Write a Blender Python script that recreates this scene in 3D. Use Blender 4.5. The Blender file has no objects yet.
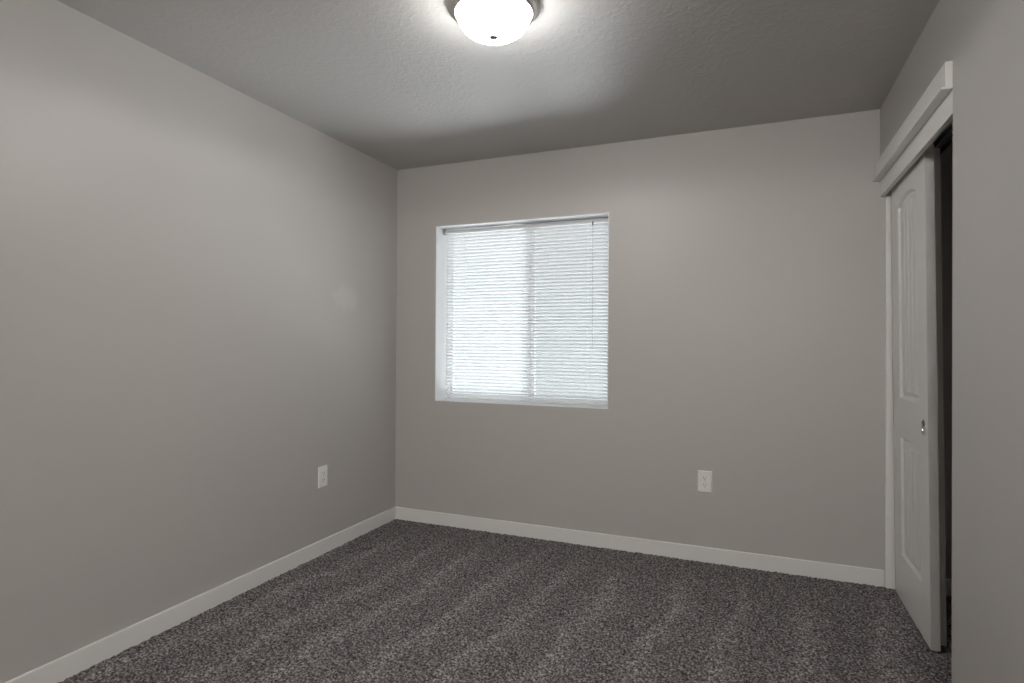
import bpy, bmesh, math, random
import numpy as np
from mathutils import Vector, Matrix

random.seed(7)
rng = np.random.default_rng(7)
S = bpy.context.scene
COL = S.collection

# ------------------------------------------------------------------ camera
FPX = 584.13
CAM = Vector((2.3028, -3.4853, 1.2179))
YAW, PITCH, ROLL = -0.38818, 0.00562, 0.00621


def cam_basis():
    f = Vector((math.sin(YAW) * math.cos(PITCH), math.cos(YAW) * math.cos(PITCH), math.sin(PITCH)))
    r = Vector((math.cos(YAW), -math.sin(YAW), 0))
    u = r.cross(f)
    c, s = math.cos(ROLL), math.sin(ROLL)
    return c * r + s * u, -s * r + c * u, f


_r, _u, _f = cam_basis()
cd = bpy.data.cameras.new('camera')
cd.sensor_width = 36
cd.lens = FPX / 1024 * 36
cd.clip_start = 0.02
cam = bpy.data.objects.new('camera', cd)
COL.objects.link(cam)
cam.matrix_world = Matrix(((_r.x, _u.x, -_f.x, CAM.x), (_r.y, _u.y, -_f.y, CAM.y),
                           (_r.z, _u.z, -_f.z, CAM.z), (0, 0, 0, 1)))
S.camera = cam

# ------------------------------------------------------------------ light and exposure
S.view_settings.view_transform = 'Standard'
S.view_settings.look = 'None'
S.view_settings.gamma = 1
S.view_settings.use_curve_mapping = False
S.view_settings.exposure = 0.05
S.cycles.use_denoising = True
S.cycles.max_bounces = 14
S.cycles.diffuse_bounces = 8
S.cycles.transmission_bounces = 8
S.cycles.transparent_max_bounces = 16
S.cycles.sample_clamp_indirect = 0

SKY = 2.6          # overcast daylight outside the window
SUN = 2.0           # weak sun on the yard outside
DAY = 1450.0       # added area light on the yard, standing in for light off bright ground
BOWL = 48.0         # the lit ceiling lamp
DOWN = 13.0        # added spot under the lamp, for its downward share
HALL = 158.        # added fill light in a made-up hall behind the camera

W = bpy.data.worlds.new('world')
S.world = W
W.use_nodes = True
wn = W.node_tree
bg = wn.nodes['Background']
tc = wn.nodes.new('ShaderNodeTexCoord')
sx = wn.nodes.new('ShaderNodeSeparateXYZ')
wr = wn.nodes.new('ShaderNodeValToRGB')
wr.color_ramp.elements[0].position = 0.0
wr.color_ramp.elements[0].color = (0.99, 0.993, 1.0, 1)
wr.color_ramp.elements[1].position = 0.8
wr.color_ramp.elements[1].color = (0.92, 0.96, 1.0, 1)
wn.links.new(tc.outputs['Generated'], sx.inputs[0])
wn.links.new(sx.outputs['Z'], wr.inputs[0])
wn.links.new(wr.outputs[0], bg.inputs['Color'])
bg.inputs['Strength'].default_value = SKY

sun = bpy.data.lights.new('sun', 'SUN')
sun.energy = SUN
sun.angle = 0.01
sun.color = (1.0, 0.985, 0.965)
so = bpy.data.objects.new('sun', sun)
COL.objects.link(so)
so.rotation_euler = (math.radians(13), math.radians(8), 0)   # from behind the house, over its roof


day = bpy.data.lights.new('daylight', 'AREA')
day.shape = 'RECTANGLE'
day.size, day.size_y = 5.4, 4.6
day.energy = DAY
day.color = (0.95, 0.975, 1.0)
dayo = bpy.data.objects.new('daylight', day)
COL.objects.link(dayo)
dayo.location = (2.2, 2.68, -0.40)
dayo.rotation_euler = (math.pi, 0, 0)       # faces up from the ground outside


def hall_lamp(loc, power, size):
    l = bpy.data.lights.new('hall_fill_light', 'POINT')
    l.energy = power
    l.shadow_soft_size = size
    l.color = (1.0, 0.975, 0.95)
    o = bpy.data.objects.new('hall_fill_light', l)
    COL.objects.link(o)
    o.location = loc
    return o


hall_lamp((2.50, -5.80, 2.02), HALL, 0.25)

# ------------------------------------------------------------------ materials


def mat(name):
    m = bpy.data.materials.new(name)
    m.use_nodes = True
    nt = m.node_tree
    return m, nt, nt.nodes['Principled BSDF']


def plain(name, col, rough=0.5, metal=0.0, spec=0.5):
    m, nt, b = mat(name)
    b.inputs['Base Color'].default_value = (*col, 1)
    b.inputs['Roughness'].default_value = rough
    b.inputs['Metallic'].default_value = metal
    b.inputs['Specular IOR Level'].default_value = spec
    return m


def N(nt, typ, **kw):
    n = nt.nodes.new(typ)
    for k, v in kw.items():
        setattr(n, k, v)
    return n


def obj_coord(nt, scale=(1, 1, 1)):
    t = N(nt, 'ShaderNodeTexCoord')
    mp = N(nt, 'ShaderNodeMapping')
    mp.inputs['Scale'].default_value = scale
    nt.links.new(t.outputs['Object'], mp.inputs[0])
    return mp.outputs[0]


def wall_paint(name, col, peel=0.06, patch=False):
    m, nt, b = mat(name)
    L = nt.links
    co = obj_coord(nt)
    n1 = N(nt, 'ShaderNodeTexNoise')
    n1.inputs['Scale'].default_value = 140
    n1.inputs['Detail'].default_value = 3
    n2 = N(nt, 'ShaderNodeTexNoise')
    n2.inputs['Scale'].default_value = 1.3
    n2.inputs['Detail'].default_value = 4
    L.new(co, n1.inputs['Vector'])
    L.new(co, n2.inputs['Vector'])
    mx = N(nt, 'ShaderNodeMix', data_type='RGBA')
    mx.inputs[6].default_value = (*[c * 0.975 for c in col], 1)
    mx.inputs[7].default_value = (*[c * 1.025 for c in col], 1)
    L.new(n2.outputs['Fac'], mx.inputs[0])
    L.new(mx.outputs[2], b.inputs['Base Color'])
    b.inputs['Roughness'].default_value = 0.45
    b.inputs['Specular IOR Level'].default_value = 0.42
    bp = N(nt, 'ShaderNodeBump')
    bp.inputs['Strength'].default_value = peel
    bp.inputs['Distance'].default_value = 0.004
    L.new(n1.outputs['Fac'], bp.inputs['Height'])
    L.new(bp.outputs[0], b.inputs['Normal'])
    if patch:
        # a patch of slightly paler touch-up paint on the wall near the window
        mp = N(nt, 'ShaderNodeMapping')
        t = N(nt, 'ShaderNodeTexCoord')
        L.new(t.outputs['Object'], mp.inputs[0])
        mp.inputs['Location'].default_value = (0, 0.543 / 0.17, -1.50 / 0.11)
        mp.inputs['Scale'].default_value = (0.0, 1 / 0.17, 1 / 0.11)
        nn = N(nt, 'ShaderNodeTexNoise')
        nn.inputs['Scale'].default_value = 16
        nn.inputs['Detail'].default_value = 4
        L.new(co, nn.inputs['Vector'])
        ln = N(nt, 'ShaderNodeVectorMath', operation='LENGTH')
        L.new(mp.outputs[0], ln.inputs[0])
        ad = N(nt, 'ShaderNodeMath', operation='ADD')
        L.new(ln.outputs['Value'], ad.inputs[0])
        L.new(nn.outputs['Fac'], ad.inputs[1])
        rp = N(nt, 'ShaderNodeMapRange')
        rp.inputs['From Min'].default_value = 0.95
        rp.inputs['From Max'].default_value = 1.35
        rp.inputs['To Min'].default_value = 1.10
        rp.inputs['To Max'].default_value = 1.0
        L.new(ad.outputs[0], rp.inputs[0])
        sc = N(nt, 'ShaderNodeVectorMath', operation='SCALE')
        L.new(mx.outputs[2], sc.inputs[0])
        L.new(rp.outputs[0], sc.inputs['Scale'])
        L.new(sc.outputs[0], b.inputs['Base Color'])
    return m


def ceiling_paint(col):
    m, nt, b = mat('ceiling_knockdown')
    L = nt.links
    co = obj_coord(nt)
    b.inputs['Base Color'].default_value = (*col, 1)
    b.inputs['Roughness'].default_value = 0.45
    b.inputs['Specular IOR Level'].default_value = 0.5
    n1 = N(nt, 'ShaderNodeTexNoise')
    n1.inputs['Scale'].default_value = 32
    n1.inputs['Detail'].default_value = 5
    n1.inputs['Distortion'].default_value = 0.8
    rp = N(nt, 'ShaderNodeMapRange', interpolation_type='SMOOTHSTEP')
    rp.inputs['From Min'].default_value = 0.46
    rp.inputs['From Max'].default_value = 0.60
    n2 = N(nt, 'ShaderNodeTexNoise')
    n2.inputs['Scale'].default_value = 110
    n2.inputs['Detail'].default_value = 3
    L.new(co, n1.inputs['Vector'])
    L.new(co, n2.inputs['Vector'])
    L.new(n1.outputs['Fac'], rp.inputs[0])
    ma = N(nt, 'ShaderNodeMath', operation='MULTIPLY_ADD')
    ma.inputs[1].default_value = 0.35
    L.new(n2.outputs['Fac'], ma.inputs[0])
    L.new(rp.outputs[0], ma.inputs[2])
    bp = N(nt, 'ShaderNodeBump')
    bp.inputs['Strength'].default_value = 0.2
    bp.inputs['Distance'].default_value = 0.003
    L.new(ma.outputs[0], bp.inputs['Height'])
    L.new(bp.outputs[0], b.inputs['Normal'])
    return m


def carpet_mat():
    m, nt, b = mat('carpet')
    L = nt.links
    co = obj_coord(nt)
    n1 = N(nt, 'ShaderNodeTexNoise')
    n1.inputs['Scale'].default_value = 105
    n1.inputs['Detail'].default_value = 2.5
    n1.inputs['Roughness'].default_value = 0.65
    L.new(co, n1.inputs['Vector'])
    cr = N(nt, 'ShaderNodeValToRGB')
    e = cr.color_ramp.elements
    e[0].position = 0.35
    e[0].color = (0.042, 0.037, 0.0365, 1)
    e[1].position = 0.66
    e[1].color = (0.44, 0.41, 0.405, 1)
    k = cr.color_ramp.elements.new(0.5)
    k.color = (0.155, 0.141, 0.139, 1)
    L.new(n1.outputs['Fac'], cr.inputs[0])
    # vacuum-cleaner tracks in the pile
    sp = N(nt, 'ShaderNodeSeparateXYZ')
    L.new(co, sp.inputs[0])
    nb = N(nt, 'ShaderNodeTexNoise')
    nb.inputs['Scale'].default_value = 1.7
    nb.inputs['Detail'].default_value = 2
    L.new(co, nb.inputs['Vector'])
    a1 = N(nt, 'ShaderNodeMath', operation='MULTIPLY_ADD')
    a1.inputs[1].default_value = -0.10
    L.new(sp.outputs['Y'], a1.inputs[0])
    L.new(sp.outputs['X'], a1.inputs[2])
    a2 = N(nt, 'ShaderNodeMath', operation='MULTIPLY_ADD')
    a2.inputs[1].default_value = 0.28
    L.new(nb.outputs['Fac'], a2.inputs[0])
    L.new(a1.outputs[0], a2.inputs[2])
    a3 = N(nt, 'ShaderNodeMath', operation='DIVIDE')
    a3.inputs[1].default_value = 0.285
    L.new(a2.outputs[0], a3.inputs[0])
    fr = N(nt, 'ShaderNodeMath', operation='FRACT')
    L.new(a3.outputs[0], fr.inputs[0])
    st = N(nt, 'ShaderNodeValToRGB')
    st.color_ramp.interpolation = 'EASE'
    q = st.color_ramp.elements
    q[0].position = 0.0
    q[0].color = (0, 0, 0, 1)
    q[1].position = 1.0
    q[1].color = (0, 0, 0, 1)
    for pos, v in ((0.40, 0.12), (0.56, 1.0), (0.78, 0.35)):
        w = st.color_ramp.elements.new(pos)
        w.color = (v, v, v, 1)
    L.new(fr.outputs[0], st.inputs[0])
    # tracks stop short of the back wall
    fd = N(nt, 'ShaderNodeMapRange', interpolation_type='SMOOTHSTEP')
    fd.inputs['From Min'].default_value = -0.12
    fd.inputs['From Max'].default_value = -0.55
    L.new(sp.outputs['Y'], fd.inputs[0])
    mm = N(nt, 'ShaderNodeMath', operation='MULTIPLY')
    L.new(st.outputs[0], mm.inputs[0])
    L.new(fd.outputs[0], mm.inputs[1])
    br = N(nt, 'ShaderNodeMapRange')
    br.inputs['To Min'].default_value = 0.92
    br.inputs['To Max'].default_value = 1.27
    L.new(mm.outputs[0], br.inputs[0])
    vm = N(nt, 'ShaderNodeVectorMath', operation='SCALE')
    L.new(cr.outputs[0], vm.inputs[0])
    L.new(br.outputs[0], vm.inputs['Scale'])
    L.new(vm.outputs[0], b.inputs['Base Color'])
    b.inputs['Roughness'].default_value = 0.95
    b.inputs['Specular IOR Level'].default_value = 0.1
    bp = N(nt, 'ShaderNodeBump')
    bp.inputs['Strength'].default_value = 0.5
    bp.inputs['Distance'].default_value = 0.006
    L.new(n1.outputs['Fac'], bp.inputs['Height'])
    L.new(bp.outputs[0], b.inputs['Normal'])
    return m


def two_shader(name, fac, build_a, build_b):
    m = bpy.data.materials.new(name)
    m.use_nodes = True
    nt = m.node_tree
    for n in list(nt.nodes):
        if n.type != 'OUTPUT_MATERIAL':
            nt.nodes.remove(n)
    out = nt.nodes['Material Output']
    mx = N(nt, 'ShaderNodeMixShader')
    if fac is None:
        fn = N(nt, 'ShaderNodeFresnel')
        fn.inputs['IOR'].default_value = 1.45
        nt.links.new(fn.outputs[0], mx.inputs[0])
    else:
        mx.inputs[0].default_value = fac
    nt.links.new(build_a(nt).outputs[0], mx.inputs[1])
    nt.links.new(build_b(nt).outputs[0], mx.inputs[2])
    nt.links.new(mx.outputs[0], out.inputs['Surface'])
    return m


def sh(typ, col, rough=None):
    def f(nt):
        n = N(nt, typ)
        n.inputs['Color'].default_value = (*col, 1)
        if rough is not None:
            n.inputs['Roughness'].default_value = rough
        return n
    return f


PAINT = (0.470, 0.450, 0.430)
M_wall = wall_paint('wall_paint', PAINT)
M_wall_left = wall_paint('wall_paint_left', PAINT, patch=True)
M_ceil = ceiling_paint((0.470, 0.456, 0.440))
M_carpet = carpet_mat()
M_trim = plain('white_trim_paint', (0.73, 0.72, 0.70), 0.38)
M_door = plain('white_door_paint', (0.71, 0.70, 0.68), 0.36)
M_vinyl = plain('white_vinyl', (0.82, 0.84, 0.86), 0.35)
M_almond = plain('grey_window_vinyl', (0.72, 0.73, 0.74), 0.4)
M_reveal = plain('window_return_white', (0.80, 0.81, 0.82), 0.5)
M_plate = plain('outlet_plastic', (0.80, 0.79, 0.77), 0.3)
M_slot = plain('outlet_slot', (0.03, 0.03, 0.03), 0.6)
M_screwm = plain('screw_painted', (0.62, 0.62, 0.60), 0.35, 0.3)
M_nickel = plain('brushed_nickel', (0.56, 0.54, 0.52), 0.32, 1.0)
M_pewter = plain('grey_pewter', (0.10, 0.10, 0.10), 0.5, 0.0, 0.2)
M_chrome = plain('satin_chrome', (0.62, 0.62, 0.62), 0.18, 1.0)
M_track = plain('galvanised_track', (0.42, 0.42, 0.42), 0.4, 0.9)
M_head = plain('blind_headrail', (0.72, 0.73, 0.74), 0.4)
M_cord = plain('blind_cord', (0.86, 0.87, 0.88), 0.8)
M_wand = plain('clear_wand', (0.50, 0.53, 0.56), 0.2)
M_hook = plain('grey_plastic', (0.16, 0.16, 0.16), 0.4)
M_brk = plain('grey_bracket', (0.36, 0.36, 0.36), 0.4)
M_ground = plain('pale_yard_concrete', (0.74, 0.74, 0.73), 0.9)
M_backdrop = plain('grey_backdrop', (0.40, 0.42, 0.43), 0.9)
M_slat = two_shader('blind_slat_white', 0.44, sh('ShaderNodeBsdfDiffuse', (0.865, 0.868, 0.872)),
                    sh('ShaderNodeBsdfTranslucent', (0.865, 0.870, 0.878)))
M_glass = two_shader('window_glass', None, sh('ShaderNodeBsdfTransparent', (0.95, 0.97, 0.97)),
                     sh('ShaderNodeBsdfGlossy', (1, 1, 1), 0.02))
M_screen = two_shader('insect_screen_mesh', 0.21, sh('ShaderNodeBsdfTransparent', (1, 1, 1)),
                      sh('ShaderNodeBsdfDiffuse', (0.10, 0.10, 0.10)))


def bowl_mat():
    m, nt, b = mat('lit_opal_glass')
    b.inputs['Base Color'].default_value = (0.9, 0.9, 0.88, 1)
    b.inputs['Roughness'].default_value = 0.25
    b.inputs['Emission Color'].default_value = (1.0, 0.985, 0.965, 1)
    b.inputs['Emission Strength'].default_value = BOWL
    return m


M_bowl = bowl_mat()

# ------------------------------------------------------------------ mesh helpers


def box(bm, x0, x1, y0, y1, z0, z1):
    if x0 > x1: x0, x1 = x1, x0
    if y0 > y1: y0, y1 = y1, y0
    if z0 > z1: z0, z1 = z1, z0
    v = [bm.verts.new((x, y, z)) for x in (x0, x1) for y in (y0, y1) for z in (z0, z1)]
    for f in ((0, 1, 3, 2), (4, 6, 7, 5), (0, 4, 5, 1), (2, 3, 7, 6), (0, 2, 6, 4), (1, 5, 7, 3)):
        bm.faces.new([v[i] for i in f])
    return v


def tube(bm, pts, r, seg=8):
    pts = [Vector(p) for p in pts]
    rings = []
    for i, p in enumerate(pts):
        d = (pts[min(i + 1, len(pts) - 1)] - pts[max(i - 1, 0)]).normalized()
        a = d.orthogonal().normalized()
        b = d.cross(a)
        rings.append([bm.verts.new(p + r * (math.cos(t) * a + math.sin(t) * b))
                      for t in [2 * math.pi * k / seg for k in range(seg)]])
    for i in range(len(rings) - 1):
        for k in range(seg):
            bm.faces.new((rings[i][k], rings[i][(k + 1) % seg], rings[i + 1][(k + 1) % seg], rings[i + 1][k]))
    bm.faces.new(list(reversed(rings[0])))
    bm.faces.new(rings[-1])


def lathe(bm, prof, seg=64, mtx=None):
    """prof: list of (r, z); r == 0 closes to a point."""
    rings = []
    for r, z in prof:
        if r < 1e-6:
            rings.append([bm.verts.new((0, 0, z))])
        else:
            rings.append([bm.verts.new((r * math.cos(2 * math.pi * k / seg), r * math.sin(2 * math.pi * k / seg), z))
                          for k in range(seg)])
    for a, b in zip(rings, rings[1:]):
        for k in range(seg):
            k2 = (k + 1) % seg
            if len(a) == 1 and len(b) == 1:
                continue
            if len(a) == 1:
                bm.faces.new((a[0], b[k2], b[k]))
            elif len(b) == 1:
                bm.faces.new((a[k], a[k2], b[0]))
            else:
                bm.faces.new((a[k], a[k2], b[k2], b[k]))
    if mtx:
        bmesh.ops.transform(bm, matrix=mtx, verts=bm.verts)


def prism(bm, poly, axis, a0, a1):
    """extrude a 2-D polygon along axis ('x','y','z')."""
    def P(u, v, w):
        return {'x': (w, u, v), 'y': (u, w, v), 'z': (u, v, w)}[axis]
    A = [bm.verts.new(P(u, v, a0)) for u, v in poly]
    B = [bm.verts.new(P(u, v, a1)) for u, v in poly]
    n = len(poly)
    bm.faces.new(A)
    bm.faces.new(list(reversed(B)))
    for i in range(n):
        bm.faces.new((A[i], B[i], B[(i + 1) % n], A[(i + 1) % n]))


def obj(name, bm, m, parent=None, bevel=0, smooth=False, loc=None, seg=2):
    bmesh.ops.recalc_face_normals(bm, faces=bm.faces)
    me = bpy.data.meshes.new(name)
    bm.to_mesh(me)
    bm.free()
    me.materials.append(m)
    o = bpy.data.objects.new(name, me)
    COL.objects.link(o)
    if parent:
        o.parent = parent
    if loc:
        o.location = loc
    if bevel:
        b = o.modifiers.new('bevel', 'BEVEL')
        b.width = bevel
        b.segments = seg
        b.limit_method = 'ANGLE'
        b.angle_limit = math.radians(40)
    if smooth:
        me.polygons.foreach_set('use_smooth', [True] * len(me.polygons))
        try:
            me.set_sharp_from_angle(angle=math.radians(38))
        except Exception:
            pass
    return o


def new():
    return bmesh.new()


def empty(name, loc=(0, 0, 0), parent=None):
    o = bpy.data.objects.new(name, None)
    o.empty_display_size = 0.1
    COL.objects.link(o)
    o.location = loc
    if parent:
        o.parent = parent
    return o


def struct(o, label):
    o['kind'] = 'structure'
    o['label'] = label
    o['category'] = o.name.split('_')[0]
    return o


def thing(o, label, cat, group=None):
    o['label'] = label
    o['category'] = cat
    if group:
        o['group'] = group
    return o


# ------------------------------------------------------------------ room shell
XR = 2.913            # right wall face
H = 2.44
YB = -4.10            # wall behind the camera
YJ = -1.170           # near jamb of the closet opening
XC = 3.66             # back of the closet
ZL = 2.068            # underside of the lintel over the closet
WX0, WX1, WZ0, WZ1 = 0.313, 1.506, 0.833, 2.022   # window opening
WT = 0.215             # outside wall thickness


def carpet():
    step = 0.0085
    xs = np.arange(-0.01, XC + 0.02, step)
    ys = np.arange(YB - 2.1, 0.011, step)
    X, Y = np.meshgrid(xs, ys, indexing='ij')
    n = X.size
    co = np.empty((n, 3), np.float32)
    jx = rng.uniform(-0.0026, 0.0026, (2, n))
    co[:, 0] = X.ravel() + jx[0]
    co[:, 1] = Y.ravel() + jx[1]
    co[:, 2] = rng.uniform(-0.006, 0.0015, n)
    nx, ny = X.shape
    idx = np.arange(n).reshape(nx, ny)
    q = np.stack([idx[:-1, :-1], idx[1:, :-1], idx[1:, 1:], idx[:-1, 1:]], -1).reshape(-1, 4)
    me = bpy.data.meshes.new('floor')
    me.vertices.add(n)
    me.vertices.foreach_set('co', co.ravel())
    me.loops.add(q.size)
    me.loops.foreach_set('vertex_index', q.ravel().astype(np.int32))
    me.polygons.add(len(q))
    me.polygons.foreach_set('loop_start', np.arange(0, q.size, 4, dtype=np.int32))
    me.polygons.foreach_set('loop_total', np.full(len(q), 4, np.int32))
    me.update(calc_edges=True)
    me.materials.append(M_carpet)
    o = bpy.data.objects.new('floor', me)
    COL.objects.link(o)
    return o


struct(carpet(), 'dark grey speckled wall-to-wall carpet with faint vacuum tracks')

b = new(); box(b, -0.15, XC + 0.12, YB - 2.2, WT, H, H + 0.15)
struct(obj('ceiling', b, M_ceil), 'grey ceiling with knockdown texture')

b = new(); box(b, -0.15, 0, YB - 2.2, WT, -0.05, H)
struct(obj('wall_left', b, M_wall_left), 'bare beige grey wall left of the window, lit by the lamp')

b = new()   # back wall: four pieces round the window opening, welded into one mesh
g = (0, WX0, WX1, XC)
h = (-0.05, WZ0, WZ1, H)
for i in range(3):
    for k in range(3):
        if i == 1 and k == 1:
            continue
        box(b, g[i], g[i + 1], 0, WT, h[k], h[k + 1])
bmesh.ops.remove_doubles(b, verts=b.verts, dist=1e-5)
struct(obj('wall_back', b, M_wall), 'beige grey wall around the window')

b = new()   # right wall: long plain part towards the camera and the lintel over the closet opening
prism(b, [(YB, -0.05), (YJ, -0.05), (YJ, ZL), (0, ZL), (0, H), (YB, H)], 'x', XR, XR + 0.115)
struct(obj('wall_right', b, M_wall), 'grey wall on the right with the closet opening')

b = new()
box(b, XC, XC + 0.1, YB, 0, -0.05, H)
box(b, XR + 0.115, XC, -1.55, -1.45, -0.05, H)
struct(obj('wall_closet', b, M_wall), 'walls inside the dark closet')

b = new()   # wall behind the camera, doorway made up to let the fill light in
box(b, 0, 1.15, YB, YB - 0.115, -0.05, H)
box(b, 2.80, XR, YB, YB - 0.115, -0.05, H)
struct(obj('wall_rear', b, M_wall), 'wall behind the viewer with a doorway added for the fill light')
b = new()  # unseen hall walls, added to enclose the fill light
box(b, 0, XC, YB - 2.1, YB - 2.2, -0.05, H)
box(b, XR + 0.115, XR + 0.2, YB - 2.1, YB, -0.05, H)
struct(obj('wall_hall_added', b, M_wall), 'wall of an added, unseen hall that holds the fill light')

# baseboards, square-edged
BH, BT = 0.0815, 0.0125
b = new(); box(b, 0, BT, YB, -BT * 0, -0.012, BH)
struct(obj('baseboard_left', b, M_trim, bevel=0.004, seg=3), 'white baseboard along the left wall')
b = new(); box(b, BT, 2.936, -BT, 0, -0.012, BH)
struct(obj('baseboard_back', b, M_trim, bevel=0.004, seg=3), 'white baseboard under the window wall')
b = new(); box(b, XR - BT, XR, YB, YJ, -0.012, BH)
struct(obj('baseboard_right', b, M_trim, bevel=0.004, seg=3), 'white baseboard along the right wall')
b = new(); box(b, 3.08, XC, -BT, 0, -0.012, BH)
struct(obj('baseboard_closet', b, M_trim, bevel=0.004, seg=3), 'baseboard inside the dark closet')

# closet trim
b = new()   # head casing: flat board standing on a thin projecting bead, cut off square at the opening edge
prism(b, [(XR, 2.069), (2.880, 2.069), (2.880, 2.078), (2.892, 2.078), (2.892, 2.160), (XR, 2.160)], 'y', YJ, 0.0)
struct(obj('trim_1', b, M_trim, bevel=0.0012), 'white head casing with projecting lower bead over the closet')
b = new(); box(b, XR + 0.001, XR + 0.021, YJ, 0, 1.988, ZL + 0.001)
struct(obj('trim_2', b, M_trim, bevel=0.0012), 'white valance board hiding the closet door track')
b = new(); box(b, 2.937, 2.984, -0.020, 0, -0.012, 1.988)
struct(obj('trim_3', b, M_trim, bevel=0.004, seg=3), 'white upright jamb strip between window wall and closet door')

# ------------------------------------------------------------------ window
win = struct(empty('window_1', ((WX0 + WX1) / 2, 0.0, WZ0)), 'white vinyl sliding window in a white return behind the blind')
wp = Vector(win.location)


def wobj(name, bm, m, parent=win, **kw):
    o = obj(name, bm, m, parent, **kw)
    base = wp if parent == win else Vector((0, 0, 0))
    for v in o.data.vertices:
        v.co -= wp if parent == win else wp
    return o


def ring(bm, x0, x1, z0, z1, y0, y1, t):
    box(bm, x0, x0 + t, y0, y1, z0, z1)
    box(bm, x1 - t, x1, y0, y1, z0, z1)
    box(bm, x0 + t, x1 - t, y0, y1, z1 - t, z1)
    box(bm, x0 + t, x1 - t, y0, y1, z0, z0 + t)


b = new(); ring(b, WX0, WX1, WZ0, WZ1, -0.0008, 0.148, 0.004)
wobj('window_return', b, M_reveal)
b = new(); ring(b, WX0 + 0.0, WX1 - 0.0, WZ0 + 0.0, WZ1 - 0.0, 0.148, 0.212, 0.018)
wobj('window_frame', b, M_almond, bevel=0.003)
XM = 0.946
for nm, x0, x1, y0, y1 in (('window_sash', WX0 + 0.013, XM + 0.020, 0.184, 0.206), ('window_sash', XM - 0.020, WX1 - 0.013, 0.156, 0.180)):
    b = new(); ring(b, x0, x1, WZ0 + 0.013, WZ1 - 0.013, y0, y1, 0.026)
    so_ = wobj(nm, b, M_almond, bevel=0.002)
    b = new(); ym = (y0 + y1) / 2
    box(b, x0 + 0.022, x1 - 0.022, ym - 0.002, ym + 0.002, WZ0 + 0.035, WZ1 - 0.035)
    wobj('window_pane', b, M_glass, parent=so_)
b = new(); box(b, XM + 0.02, WX1 - 0.016, 0.2085, 0.2095, WZ0 + 0.016, WZ1 - 0.016)
wobj('insect_screen', b, M_screen)

# ------------------------------------------------------------------ mini blind
BX0, BX1 = 0.333, 1.498
BY = 0.113
blind = thing(empty('window_blind', ((BX0 + BX1) / 2, BY, WZ1 - 0.006)),
              'white horizontal mini blind lowered over the window, slats tilted half closed', 'blind')
bo = Vector(blind.location)


def bobj(name, bm, m, parent=blind, **kw):
    bmesh.ops.translate(bm, verts=bm.verts, vec=-bo)
    return obj(name, bm, m, parent, **kw)


HZ1, HZ0 = WZ1 - 0.012, WZ1 - 0.036
b = new()   # U-shaped head rail
prism(b, [(BY - 0.013, HZ0), (BY + 0.013, HZ0), (BY + 0.013, HZ1), (BY + 0.0115, HZ1), (BY + 0.0115, HZ0 + 0.0015),
          (BY - 0.0115, HZ0 + 0.0015), (BY - 0.0115, HZ1), (BY - 0.013, HZ1)], 'x', BX0 - 0.004, BX1 + 0.002)
bobj('headrail', b, M_head)
for x in (BX0 - 0.0155, BX1 - 0.008):
    b = new(); box(b, x, x + 0.012, BY - 0.017, BY + 0.016, HZ0 - 0.003, WZ1 - 0.004)
    bobj('mounting_bracket', b, M_brk, bevel=0.001)

NS = 51
ZT, ZB = HZ0 - 0.013, WZ0 + 0.033
TILT = math.radians(40)      # room-side edge up
SW = 0.025
prof = []
for k in range(7):
    u = (k / 6 - 0.5)
    y, z = u * SW, 0.0024 * (1 - (2 * u) ** 2)
    prof.append((math.cos(-TILT) * y - math.sin(-TILT) * z, math.sin(-TILT) * y + math.cos(-TILT) * z))
b = new()
rows = [[b.verts.new((x, y, z)) for y, z in prof] for x in np.linspace(BX0, BX1, 2) - bo.x]
for k in range(6):
    b.faces.new((rows[0][k], rows[1][k], rows[1][k + 1], rows[0][k + 1]))
slat = obj('slat', b, M_slat, blind, smooth=True)
for i in range(NS):
    o = slat if i == 0 else slat.copy()
    if i:
        COL.objects.link(o)
        o.parent = blind
    o.location = (random.uniform(-0.0008, 0.0008), 0, ZT + (ZB - ZT) * i / (NS - 1) - bo.z)
    o.rotation_euler = (random.uniform(-0.012, 0.012), random.uniform(-0.00015, 0.00015), 0)
b = new()
prism(b, [(BY - 0.011, WZ0 + 0.0125), (BY + 0.011, WZ0 + 0.0125), (BY + 0.0125, WZ0 + 0.015), (BY + 0.0125, WZ0 + 0.0205),
          (BY - 0.0125, WZ0 + 0.0205), (BY - 0.0125, WZ0 + 0.015)], 'x', BX0, BX1)
bobj('bottom_rail', b, M_head)
for x in (0.486, 0.917, 1.346):
    b = new()
    for y in (BY - 0.0095, BY + 0.0095):
        tube(b, [(x, y, HZ0), (x, y, WZ0 + 0.018)], 0.0008, 5)
    for i in range(NS):
        z = ZT + (ZB - ZT) * i / (NS - 1)
        tube(b, [(x, BY - 0.0095, z + 0.012), (x, BY + 0.0095, z - 0.012)], 0.0006, 4)
    for y in (BY,):
        tube(b, [(x + 0.006, y, HZ0), (x + 0.006, y, WZ0 + 0.018)], 0.0008, 5)
    bobj('ladder_cord', b, M_cord)
b = new(); tube(b, [(1.383, BY - 0.022, HZ0 - 0.012), (1.384, BY - 0.024, 1.50), (1.386, BY - 0.023, 1.20)], 0.0019, 6)
wand = bobj('tilt_wand', b, M_wand, smooth=True)
b = new(); tube(b, [(1.383, BY - 0.012, HZ0 + 0.010), (1.383, BY - 0.024, HZ0 + 0.006), (1.383, BY - 0.022, HZ0 - 0.016)], 0.0042, 8)
o = obj('wand_hook', b, M_hook, wand, smooth=True)
for v in o.data.vertices:
    v.co -= bo

# ------------------------------------------------------------------ closet doors
DW, DH, DT = 0.610, 2.032, 0.033


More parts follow.
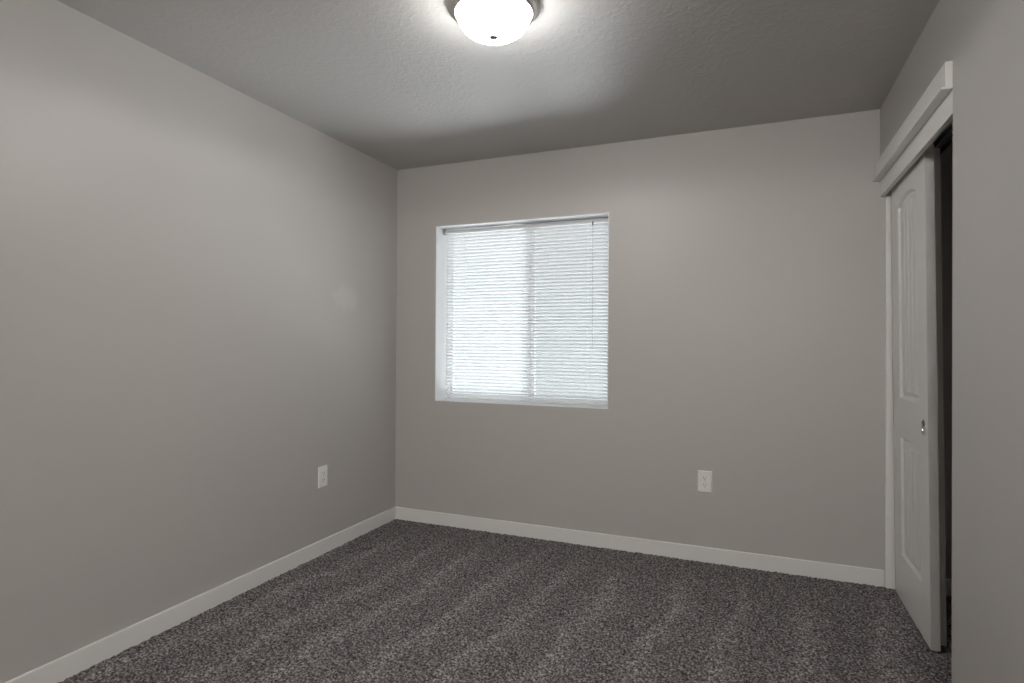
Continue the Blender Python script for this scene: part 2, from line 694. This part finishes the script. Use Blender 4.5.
def door_slab():
    """one moulded two-panel plank door, arched upper panel, as a height field on its room face.
    local: x = depth (0 face, + into closet), y from 0 (far stile) to -DW, z up."""
    m0, m1 = 0.136, DW - 0.136
    ss = np.unique(np.concatenate([np.linspace(0, DW, 5), np.arange(m0 - 0.004, m1 + 0.004, 0.0028),
                                   np.arange(DW - 0.096, DW - 0.028, 0.0015)]))
    hs = np.unique(np.concatenate([np.linspace(0, DH, 9), np.arange(0.205, 0.27, 0.003), np.arange(0.27, 0.75, 0.03),
                                   np.arange(0.75, 0.81, 0.003), np.arange(0.852, 0.919, 0.0015), np.arange(0.955, 1.03, 0.003),
                                   np.arange(1.03, 1.80, 0.03), np.arange(1.80, 1.925, 0.003)]))
    Sg, Hg = np.meshgrid(ss, hs, indexing='ij')

    def depth(s, h):
        if (s - DW + 0.062) ** 2 + (h - 0.885) ** 2 < 0.0300 ** 2:     # hole bored for the cup pull
            return 0.0135
        best = -1.0
        for z0, z1, rise in ((0.222, 0.792, 0.0), (0.972, 1.882, 0.036)):
            mid = (m0 + m1) / 2
            half = (m1 - m0) / 2
            top = z1
            if rise:
                R = (half * half + rise * rise) / (2 * rise)
                top = z1 + rise - R + math.sqrt(max(R * R - (s - mid) ** 2, 0))
            d = min(s - m0, m1 - s, h - z0, (top - h) * (0.93 if rise else 1))
            best = max(best, d)
        if best <= 0:
            return 0.0
        pts = ((0, 0), (0.003, 0.0020), (0.009, 0.0130), (0.019, 0.0135), (0.025, 0.0110), (0.034, 0.0060), (0.040, 0.0045), (9, 0.0045))
        v = 0
        for (a, va), (c, vc) in zip(pts, pts[1:]):
            if a <= best < c:
                v = va + (vc - va) * (best - a) / (c - a)
                break
        if best > 0.036:                       # plank grooves
            pw = (m1 - m0 - 0.076) / 4
            u = ((s - m0 - 0.038) % pw)
            u = min(u, pw - u)
            if 0.03 < s - m0 - 0.038 + 0.0 < m1 - m0 - 0.076 - 0.03:
                v += 0.0075 * max(0, 1 - u / 0.0080)
        return v

    D = np.vectorize(depth)(Sg, Hg)
    b = new()
    V = [[b.verts.new((D[i, k], -ss[i], hs[k])) for k in range(len(hs))] for i in range(len(ss))]
    for i in range(len(ss) - 1):
        for k in range(len(hs) - 1):
            b.faces.new((V[i][k], V[i + 1][k], V[i + 1][k + 1], V[i][k + 1]))
    # edges and back
    n, mm = len(ss), len(hs)
    rim = [V[i][0] for i in range(n)] + [V[n - 1][k] for k in range(1, mm)] + [V[i][mm - 1] for i in range(n - 2, -1, -1)] + \
          [V[0][k] for k in range(mm - 2, 0, -1)]
    bk = [b.verts.new((DT, v.co.y, v.co.z)) for v in rim]
    for i in range(len(rim)):
        j = (i + 1) % len(rim)
        b.faces.new((rim[i], bk[i], bk[j], rim[j]))
    b.faces.new(bk)
    return b


def cup_pull(parent):
    b = new()
    R = 0.033
    lathe(b, [(R, 0.0), (R, 0.0022), (R - 0.0015, 0.003), (R - 0.0042, 0.0015), (R - 0.006, -0.004), (R - 0.011, -0.0088), (R - 0.018, -0.0115), (0, -0.0127)], 40)
    o = obj('door_pull', b, M_chrome, parent, smooth=True)
    o.rotation_euler = (0, math.radians(-90), 0)
    o.location = (-0.0004, -DW + 0.062, 0.885)
    o['label'] = 'round chrome cup pull'
    return o


d1 = obj('door_1', door_slab(), M_door, smooth=True)
bv = d1.modifiers.new('bevel', 'BEVEL')
bv.width = 0.0025
bv.segments = 2
bv.limit_method = 'ANGLE'
bv.angle_limit = math.radians(86)
struct(d1, 'front white sliding closet door, arched plank panels, round metal pull')
d1.location = (2.975, -0.064, 0.004)
d1.rotation_euler = (0, math.radians(-0.72), 0)
cup_pull(d1)
d2 = d1.copy()
COL.objects.link(d2)
d2.name = 'door_2'
struct(d2, 'rear white sliding closet door showing only its edge')
d2.location = (3.0105, -0.003, 0.004)

tr = thing(empty('sliding_door_track', (3.0, YJ / 2, ZL)), 'dark twin rail track above the white closet doors', 'track')
for x in (2.966, 3.011):
    b = new()
    x1 = x + 0.040
    prism(b, [(x, ZL), (x, ZL - 0.030), (x + 0.006, ZL - 0.030), (x + 0.006, ZL - 0.0285), (x + 0.0015, ZL - 0.0285), (x + 0.0015, ZL - 0.0015),
              (x1 - 0.0015, ZL - 0.0015), (x1 - 0.0015, ZL - 0.0285), (x1 - 0.006, ZL - 0.0285), (x1 - 0.006, ZL - 0.030), (x1, ZL - 0.030), (x1, ZL)],
          'y', YJ + 0.004, -0.03)
    bmesh.ops.translate(b, verts=b.verts, vec=-Vector(tr.location))
    obj('rail', b, M_track, tr)

# ------------------------------------------------------------------ outlets


def outlet(loc, rotz, label):
    """local: plate lies in xz, facing -y."""
    e = thing(empty('wall_outlet', loc), label, 'outlet', 'duplex wall outlets')
    e.rotation_euler = (0, 0, rotz)
    w, hh, t = 0.0395, 0.0615, 0.0060
    b = new()
    lo = [(-w, 0, -hh), (w, 0, -hh), (w, 0, hh), (-w, 0, hh)]
    hi = [(-w + 0.004, -t, -hh + 0.004), (w - 0.004, -t, -hh + 0.004), (w - 0.004, -t, hh - 0.004), (-w + 0.004, -t, hh - 0.004)]
    A = [b.verts.new(p) for p in lo]
    B = [b.verts.new(p) for p in hi]
    b.faces.new(A); b.faces.new(B)
    for i in range(4):
        b.faces.new((A[i], A[(i + 1) % 4], B[(i + 1) % 4], B[i]))
    obj('cover_plate', b, M_plate, e, bevel=0.001)
    for s in (1, -1):
        cz = s * 0.0195
        b = new()
        pts = []
        for k in range(32):     # round with flat top and bottom
            a = 2 * math.pi * k / 32
            pts.append((0.0172 * math.cos(a), max(-0.0142, min(0.0142, 0.0172 * math.sin(a))) + cz))
        prism(b, pts, 'y', -t - 0.0014, -t + 0.002)
        r = obj('receptacle', b, M_plate, e)
        b = new()
        for x, hw in ((-0.0064, 0.0046), (0.0064, 0.0038)):
            box(b, x - 0.0013, x + 0.0013, -t - 0.0017, -t, cz + 0.0035 - hw, cz + 0.0035 + hw)
        g_ = [(0.0027 * math.cos(2 * math.pi * k / 12), cz - 0.0080 + 0.0027 * math.sin(2 * math.pi * k / 12)) for k in range(12)]
        prism(b, g_, 'y', -t - 0.0017, -t)
        obj('slots', b, M_slot, r)['label'] = 'dark outlet slots'
    b = new()
    lathe(b, [(0.0033, 0), (0.0031, 0.0012), (0, 0.0014)], 16, Matrix.Translation((0, -t, 0)) @ Matrix.Rotation(math.radians(90), 4, 'X'))
    obj('screw', b, M_screwm, e)
    return e


outlet((2.0645, 0, 0.450), 0, 'white duplex outlet low on the wall under and right of the window')
outlet((0, -0.752, 0.445), math.radians(90), 'white duplex outlet low on the left wall near the corner')

# ------------------------------------------------------------------ ceiling lamp
LX, LY = 1.441, -1.570
lamp = thing(empty('ceiling_lamp', (LX, LY, H)), 'lit round flush ceiling lamp, white glass bowl in a nickel ring', 'lamp')
b = new()
lathe(b, [(0.1, 0.0), (0.163, 0.0), (0.1665, -0.003), (0.168, -0.008), (0.166, -0.012), (0.160, -0.015), (0.1575, -0.016), (0.157, -0.020),
          (0.1555, -0.023), (0.150, -0.025), (0.1475, -0.026), (0.147, -0.029), (0.145, -0.032), (0.140, -0.034), (0.136, -0.032), (0.134, -0.027), (0.132, -0.005), (0.1, -0.003)], 96)
obj('lamp_ring', b, M_nickel, lamp, smooth=True)
b = new()
A_, C_ = 0.1325, 0.088
zt = -0.027
pr = [(0.129, zt + 0.02), (A_, zt)]
for k in range(1, 25):
    t = k / 24 * math.pi / 2
    e_ = 2 / 2.25
    pr.append((A_ * max(math.cos(t), 0) ** e_ if k < 24 else 0, zt - C_ * math.sin(t) ** e_))
lathe(b, pr, 96)
obj('glass_bowl', b, M_bowl, lamp, smooth=True)
b = new()
zb = zt - C_
lathe(b, [(0.0, zb + 0.003), (0.0145, zb + 0.0025), (0.0158, zb + 0.0005), (0.0150, zb - 0.0015), (0.009, zb - 0.0035), (0.0038, zb - 0.0055), (0.0032, zb - 0.012),
          (0.0050, zb - 0.0145), (0.0052, zb - 0.0175), (0.0032, zb - 0.0210), (0, zb - 0.0220)], 32)
obj('finial', b, M_pewter, lamp, smooth=True)

dl = bpy.data.lights.new('lamp_fill_spot', 'SPOT')      # extra spot added below the bowl to boost the lamp's downward light
dl.energy = DOWN
dl.spot_size = math.radians(179.5)
dl.spot_blend = 0.15
dl.shadow_soft_size = 0.02
dl.color = (1.0, 0.985, 0.965)
dlo = bpy.data.objects.new('lamp_fill_spot', dl)
COL.objects.link(dlo)
dlo.location = (LX, LY, H + zb - 0.046)

# ------------------------------------------------------------------ yard outside the window
b = new(); box(b, -14, 14, 0.6, 26, -0.6, -0.45)
o = obj('yard_ground', b, M_ground)
struct(o, 'pale ground outside the window')

b = new()  # wall added beyond the blind to set the brightness between slats
box(b, -14, 14, 8.0, 8.2, -0.5, 4.0)
box(b, -14, 14, 7.96, 8.24, 4.0, 4.1)
struct(obj('yard_backdrop', b, M_backdrop), 'grey wall added across the yard to tone the slat gaps')
